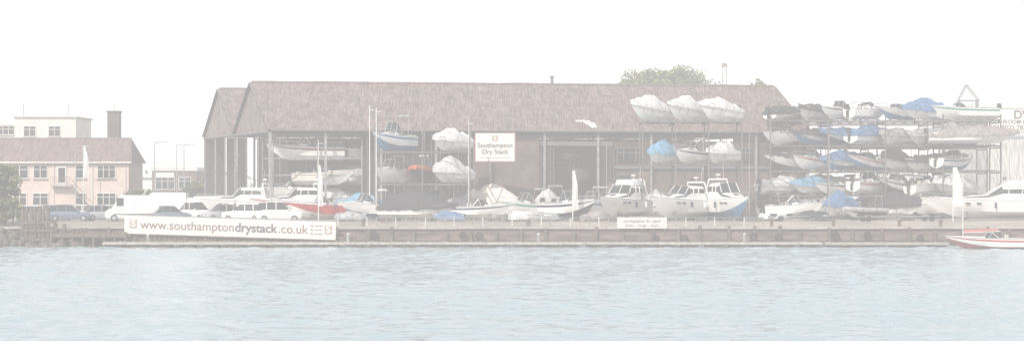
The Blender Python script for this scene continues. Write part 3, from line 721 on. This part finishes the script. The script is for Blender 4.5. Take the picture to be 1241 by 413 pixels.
d=275; mb=MB(); xl=X(-120,d);xr=X(92,d);zt=Z(143,d)
w2=mat('white_render',(0.66,0.64,0.61),0.9,0.08,0.6)
xm=X(18,d)
mb.box(((xm+xr)/2,d+5,(GZ+zt)/2),(xr-xm,10,zt-GZ),w2); mb.box(((xm+xr)/2,d+5,zt+.1),(xr-xm+.4,10.4,.2),conc)
mb.box(((xl+xm)/2,d+6,(GZ+zt-1)/2),(xm-xl,10,zt-1.2-GZ),w2); mb.box(((xl+xm)/2,d+6,zt-1),(xm-xl,10.4,.2),conc)
for px in(36,66): windowp(mb,X(px,d),d,Z(159,d),1.5,1.3,1)
windowp(mb,X(5,d),d+1,Z(158,d),2.2,1.0,2)
for px,h in((22,2),(77,1.9)): 
    x=X(px,d); mb.tube((x,d+3,zt),(x,d+3,zt+h),0.05,galv,4); mb.tube((x-.5,d+3,zt+h*.8),(x+.5,d+3,zt+h*.8),0.035,galv,4); mb.tube((x-.35,d+3,zt+h*.95),(x+.35,d+3,zt+h*.95),0.035,galv,4)
mb.build('flat_roofed_building',smooth=0)
d=262; mb=MB(); x=X(138.5,d); mb.box((x,d,(GZ+Z(136,d))/2),(1.5,1.5,Z(136,d)-GZ),brickd); mb.box((x,d,Z(135.5,d)),(1.7,1.7,.2),brickd)
mb.tube((x,d+.3,Z(135,d)),(x,d+.3,Z(125,d)),.05,galv,4)
mb.build('brick_chimney',smooth=0)
d=290; mb=MB(); xl=X(184,d);xr=X(238,d);zt=Z(207,d)
mb.box(((xl+xr)/2,d+4,(GZ+zt)/2),(xr-xl,8,zt-GZ),brick); mb.box(((xl+xr)/2,d+4,zt+.25),(xr-xl+.4,8.4,.5),w2)
windowp(mb,X(200,d),d,Z(222,d),2.6,1.6,2); windowp(mb,X(224,d),d,Z(222,d),1.6,1.6,1); mb.box((X(200,d),d-.1,Z(212,d)),(2.6,.1,.7),signw)
mb.build('brick_outbuilding',smooth=0)
d=262; wh=empty('pale_warehouse',(0,0,0))
clad=corr('pale_cladding',(0.45,0.45,0.43),(0.55,0.55,0.53),1.0)
mb=MB(); xl=X(1196,d);xr=X(1480,d);zt=Z(131,d)
mb.box(((xl+xr)/2,d+15,(GZ+zt)/2),(xr-xl,30,zt-GZ),clad); mb.box(((xl+xr)/2,d+15,zt+.1),(xr-xl+.3,30.3,.3),winf)
mb.box(((xl+xr)/2,d-.06,Z(146,d)),(xr-xl-.2,.1,2.9),signw); mb.box(((xl+xr)/2,d-.05,Z(166,d)),(xr-xl-.2,.1,.35),mat('fascia_blue_grey',(0.3,0.33,0.38),0.6,0.05,1))
mb.box((X(1226,d),d-.05,GZ+2),(3.5,.1,4),steeld); mb.build('walls',parent=wh,smooth=0)
text('DW BATHROOMS',1.5,(X(1228,d),d-.13,Z(139.5,d)),UP,signt,wh,.03,align='LEFT')
text('BATHROOM & WETROOM CENTRE',.72,(X(1199,d),d-.13,Z(148,d)),UP,signt,wh,.012,align='LEFT')
text('023 8023 7830',.85,(X(1199,d),d-.13,Z(155,d)),UP,signt,wh,.012,align='LEFT')
d=300; mb=MB()
def pp(px,py,o=0): return (X(px,d),d+o,Z(py,d))
for o_ in(-.6,.6):
    mb.tube(pp(1171,103,o_),pp(1161,122,o_),.07,rackc,5); mb.tube(pp(1171,103,o_),pp(1186,122,o_),.07,rackc,5); mb.tube(pp(1161,122,o_),pp(1186,122,o_),.07,rackc,5)
    mb.tube(pp(1162,122,o_),(X(1162,d),d+o_,GZ),.12,rackc,6); mb.tube(pp(1184,122,o_),(X(1184,d),d+o_,GZ),.12,rackc,6)
mb.build('yard_crane',smooth=0)
d=330; mb=MB(); x=X(878,d)
for a in(-.45,.45): mb.tube((x+a,d,GZ),(x+a*.6,d,Z(79,d)),.06,rust,5)
for i in range(20): 
    z=GZ+(Z(79,d)-GZ)*i/20; z2=z+(Z(79,d)-GZ)/20; s=1 if i%2 else -1; mb.tube((x+s*.35,d,z),(x-s*.35,d,z2),.04,rust,4)
mb.box((x,d,Z(79,d)),(0.9,.6,.5),rust,0,.8); mb.tube((x,d,Z(79,d)),(x,d,Z(74,d)),.04,rust,4); mb.build('lattice_mast',smooth=0)

# ---------------------------------------------------------------- trees
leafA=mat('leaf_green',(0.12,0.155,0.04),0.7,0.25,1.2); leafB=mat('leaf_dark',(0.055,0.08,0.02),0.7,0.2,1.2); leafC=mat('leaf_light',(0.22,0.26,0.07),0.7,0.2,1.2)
bark=mat('bark',(0.12,0.09,0.07),0.9,0.3,4,bump=0.5)
def leaves(mb,c,r,n,s):
    for _ in range(n):
        v=Vector((R.gauss(0,1),R.gauss(0,1),R.gauss(0,1))); v.normalize(); v*=r*R.random()**0.45
        p=c+Vector((v.x,v.y,v.z*0.8)); a=Vector((R.uniform(-1,1),R.uniform(-1,1),R.uniform(-1,1))).normalized(); b=a.orthogonal().normalized(); ss=s*R.uniform(.6,1.3)
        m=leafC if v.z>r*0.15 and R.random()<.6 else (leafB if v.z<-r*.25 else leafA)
        mb.add([p-a*ss,p+b*ss*.5,p+a*ss,p-b*ss*.5],[(0,1,2,3)],m)
def tree(name,x,y,z0,ztop,rad,nc,nl,ls,aspect=1.0):
    mb=MB(); h=ztop-z0; cz=ztop-rad*aspect
    mb.tube((x,y,z0),(x+.2,y,z0+h*.45),.035*h*.7,bark,8,.02*h)
    for i in range(nc):
        a=R.uniform(0,6.28); e=R.uniform(-.5,1); rr=rad*R.uniform(.45,.86)
        c=Vector((x+rr*math.cos(a)*math.cos(e*1.3),y+rr*math.sin(a)*math.cos(e*1.3),cz+rr*aspect*math.sin(e*1.4)))
        mb.tube((x+.2,y,z0+h*R.uniform(.3,.5)),c,.08,bark,5,.03)
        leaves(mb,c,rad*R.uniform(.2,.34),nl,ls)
    mb.build(name,smooth=0)
d=300
tree('tree',X(790,d),d,GZ,Z(80,d),5.6,56,140,.3,.9)
tree('tree',X(832,d+6),d+6,GZ,Z(75,d+6),6.2,62,140,.3,.9)
tree('tree',X(85,290),290,GZ,Z(146,290),3.0,40,120,.22,1.3)
tree('tree',X(918,d),d,GZ,Z(96,d),2.4,14,60,.25,.8)
tree('bush',X(2,214),214,GZ-.6,Z(194,214),2.6,40,140,.18,1.3)
tree('bush',X(-14,209),209,QZ-.6,Z(220,209),2.1,26,120,.16,1.2)
tree('bush',X(14,208.5),208.5,QZ-.5,Z(236,208.5),1.6,24,90,.14,1.2)
tree('bush',X(170,240),240,GZ-.4,Z(224,240),1.8,16,70,.16,1.0)
tree('bush',X(240,262),262,GZ-.4,Z(216,262),2.2,18,70,.18,1.0)
mb=MB()
for i in range(150):
    x=-300+i*4+R.uniform(-2,2); y=430+R.uniform(-10,25); hh=R.uniform(5,10)
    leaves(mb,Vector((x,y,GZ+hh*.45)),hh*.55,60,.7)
mb.build('distant_tree_line',smooth=0)
mb=MB()
for px,w,h in((170,14,5),(245,12,6)):
    mb.box((X(px,380),380,GZ+h/2),(w,8,h),w2); mb.box((X(px,380),380,GZ+h+.15),(w+.5,8.5,.3),brickd)
mb.build('distant_building',smooth=0)

# ---------------------------------------------------------------- boat afloat right
sb=boat('sailing_dinghy','open',8.8,2.4,1.25,1206,197,-0.15,178,stripe=red,bottom=antir,engine=False)
mb=MB(); d=197; x=X(1167,d); mb.tube((x,d,.9),(x,d,Z(212,d)),.04,winf,6,.03); mb.tube((x,d,1.6),(x+3.6,d,1.7),.05,winf,6); mb.tube((x+.1,d,1.75),(x+3.4,d,1.85),.12,mat('sail_cloth',(0.7,0.2,0.15),0.8,.1,1),8,.08)
mo=mb.build('mast_and_boom'); bpy.context.view_layer.update(); mo.parent=sb; mo.matrix_parent_inverse=sb.matrix_world.inverted()

# ---------------------------------------------------------------- water (real wave geometry near the quay)
wm=bpy.data.materials.new('water'); wm.use_nodes=True; nt=wm.node_tree; b=nt.nodes['Principled BSDF']
b.inputs['Base Color'].default_value=(0.36,0.46,0.49,1); b.inputs['Roughness'].default_value=0.1; b.inputs['IOR'].default_value=1.33
tc=nt.nodes.new('ShaderNodeTexCoord'); nn=nt.nodes.new('ShaderNodeTexNoise'); nn.inputs['Scale'].default_value=3.5; nn.inputs['Detail'].default_value=3
bb=nt.nodes.new('ShaderNodeBump'); bb.inputs['Strength'].default_value=0.4; bb.inputs['Distance'].default_value=0.06
nt.links.new(tc.outputs['Object'],nn.inputs['Vector']); nt.links.new(nn.outputs['Fac'],bb.inputs['Height']); nt.links.new(bb.outputs[0],b.inputs['Normal'])
xs=np.concatenate([[-3000,-1000,-300,-120,-80],np.arange(-56,56.01,0.14),[80,120,300,1000,3000]])
ys=np.concatenate([[-500,-100,0,30],np.arange(60,206.6,0.22)])
XX,YY=np.meshgrid(xs,ys)
rg=np.random.RandomState(9); ZZ=np.zeros_like(XX)
for i in range(70):
    lam=0.6*(3.6/0.6)**rg.rand(); th=math.radians(75)+rg.randn()*0.6; k=2*math.pi/lam
    amp=0.0040*lam**0.9*(0.5+rg.rand())
    wx=XX+0.5*np.sin(YY*0.11+i)+0.9*np.sin(XX*0.07+YY*0.05+i*1.7); wy=YY+0.7*np.sin(XX*0.13+2*i)
    ZZ+=amp*np.sin(k*(wx*math.cos(th)+wy*math.sin(th))+rg.rand()*6.28)
fade=np.clip((57-np.abs(XX))/4,0,1)*np.clip((YY-60)/4,0,1)
env=0.85+0.2*np.sin(XX*0.05+2+0.02*YY)*np.sin(YY*0.09+1+XX*0.03)
ZZ*=fade*env
nx,ny=len(xs),len(ys)
co_=np.stack([XX,YY,ZZ],-1).reshape(-1,3).astype(np.float32)
idx=np.arange(nx*ny).reshape(ny,nx)
q_=np.stack([idx[:-1,:-1],idx[:-1,1:],idx[1:,1:],idx[1:,:-1]],-1).reshape(-1,4)
me=bpy.data.meshes.new('water'); me.vertices.add(len(co_)); me.vertices.foreach_set('co',co_.ravel())
me.loops.add(q_.size); me.loops.foreach_set('vertex_index',q_.ravel().astype(np.int32))
me.polygons.add(len(q_)); me.polygons.foreach_set('loop_start',np.arange(0,q_.size,4,dtype=np.int32)); me.polygons.foreach_set('loop_total',np.full(len(q_),4,dtype=np.int32))
me.polygons.foreach_set('use_smooth',np.ones(len(q_),dtype=bool)); me.update(calc_edges=True); me.validate()
me.materials.append(wm); wo=bpy.data.objects.new('water',me); scene.collection.objects.link(wo)

# ---------------------------------------------------------------- haze volume, self-glowing in place of scattered daylight
hm=bpy.data.materials.new('emissive_haze'); hm.use_nodes=True; nt=hm.node_tree; nt.nodes.clear()
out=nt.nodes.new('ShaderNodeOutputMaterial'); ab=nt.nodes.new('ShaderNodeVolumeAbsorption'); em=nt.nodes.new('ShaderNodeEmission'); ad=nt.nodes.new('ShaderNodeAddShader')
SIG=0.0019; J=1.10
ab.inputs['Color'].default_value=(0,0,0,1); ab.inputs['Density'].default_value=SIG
em.inputs['Color'].default_value=(1,0.985,0.98,1); em.inputs['Strength'].default_value=SIG*J  # added glow imitating daylight scattered by the air; also lights the scene
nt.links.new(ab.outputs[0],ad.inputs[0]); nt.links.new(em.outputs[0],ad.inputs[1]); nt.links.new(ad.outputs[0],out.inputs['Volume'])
mb=MB(); mb.box((0,1000,75),(3000,2600,170),hm); mb.build('emissive_haze',smooth=0)

# ---------------------------------------------------------------- light
el=math.radians(40); az=math.radians(207)
w=bpy.data.worlds.new('World'); scene.world=w; w.use_nodes=True; nt=w.node_tree
bg=nt.nodes['Background']; sk=nt.nodes.new('ShaderNodeTexSky'); sk.sky_type='NISHITA'; sk.sun_disc=False; sk.sun_elevation=el; sk.sun_rotation=az; sk.dust_density=4; sk.air_density=1.0
nt.links.new(sk.outputs[0],bg.inputs[0]); bg.inputs[1].default_value=0.15
sl=bpy.data.lights.new('sun','SUN'); sl.energy=5.0; sl.angle=math.radians(0.5); sl.color=(1,0.95,0.88)
so=bpy.data.objects.new('sun',sl); scene.collection.objects.link(so)
dirv=Vector((math.sin(az)*math.cos(el),math.cos(az)*math.cos(el),math.sin(el)))
so.rotation_euler=dirv.to_track_quat('Z','Y').to_euler(); so.location=(0,100,80)
scene.view_settings.view_transform='Standard'; scene.view_settings.look='None'; scene.view_settings.exposure=0
cam=bpy.data.cameras.new('camera'); co=bpy.data.objects.new('camera',cam); scene.collection.objects.link(co)
co.location=(0,0,CH); co.rotation_euler=(math.radians(90),0,0); cam.sensor_width=36; cam.lens=36*F/1241; cam.shift_y=19.5/1241; cam.clip_end=8000; cam.clip_start=0.5
scene.camera=co
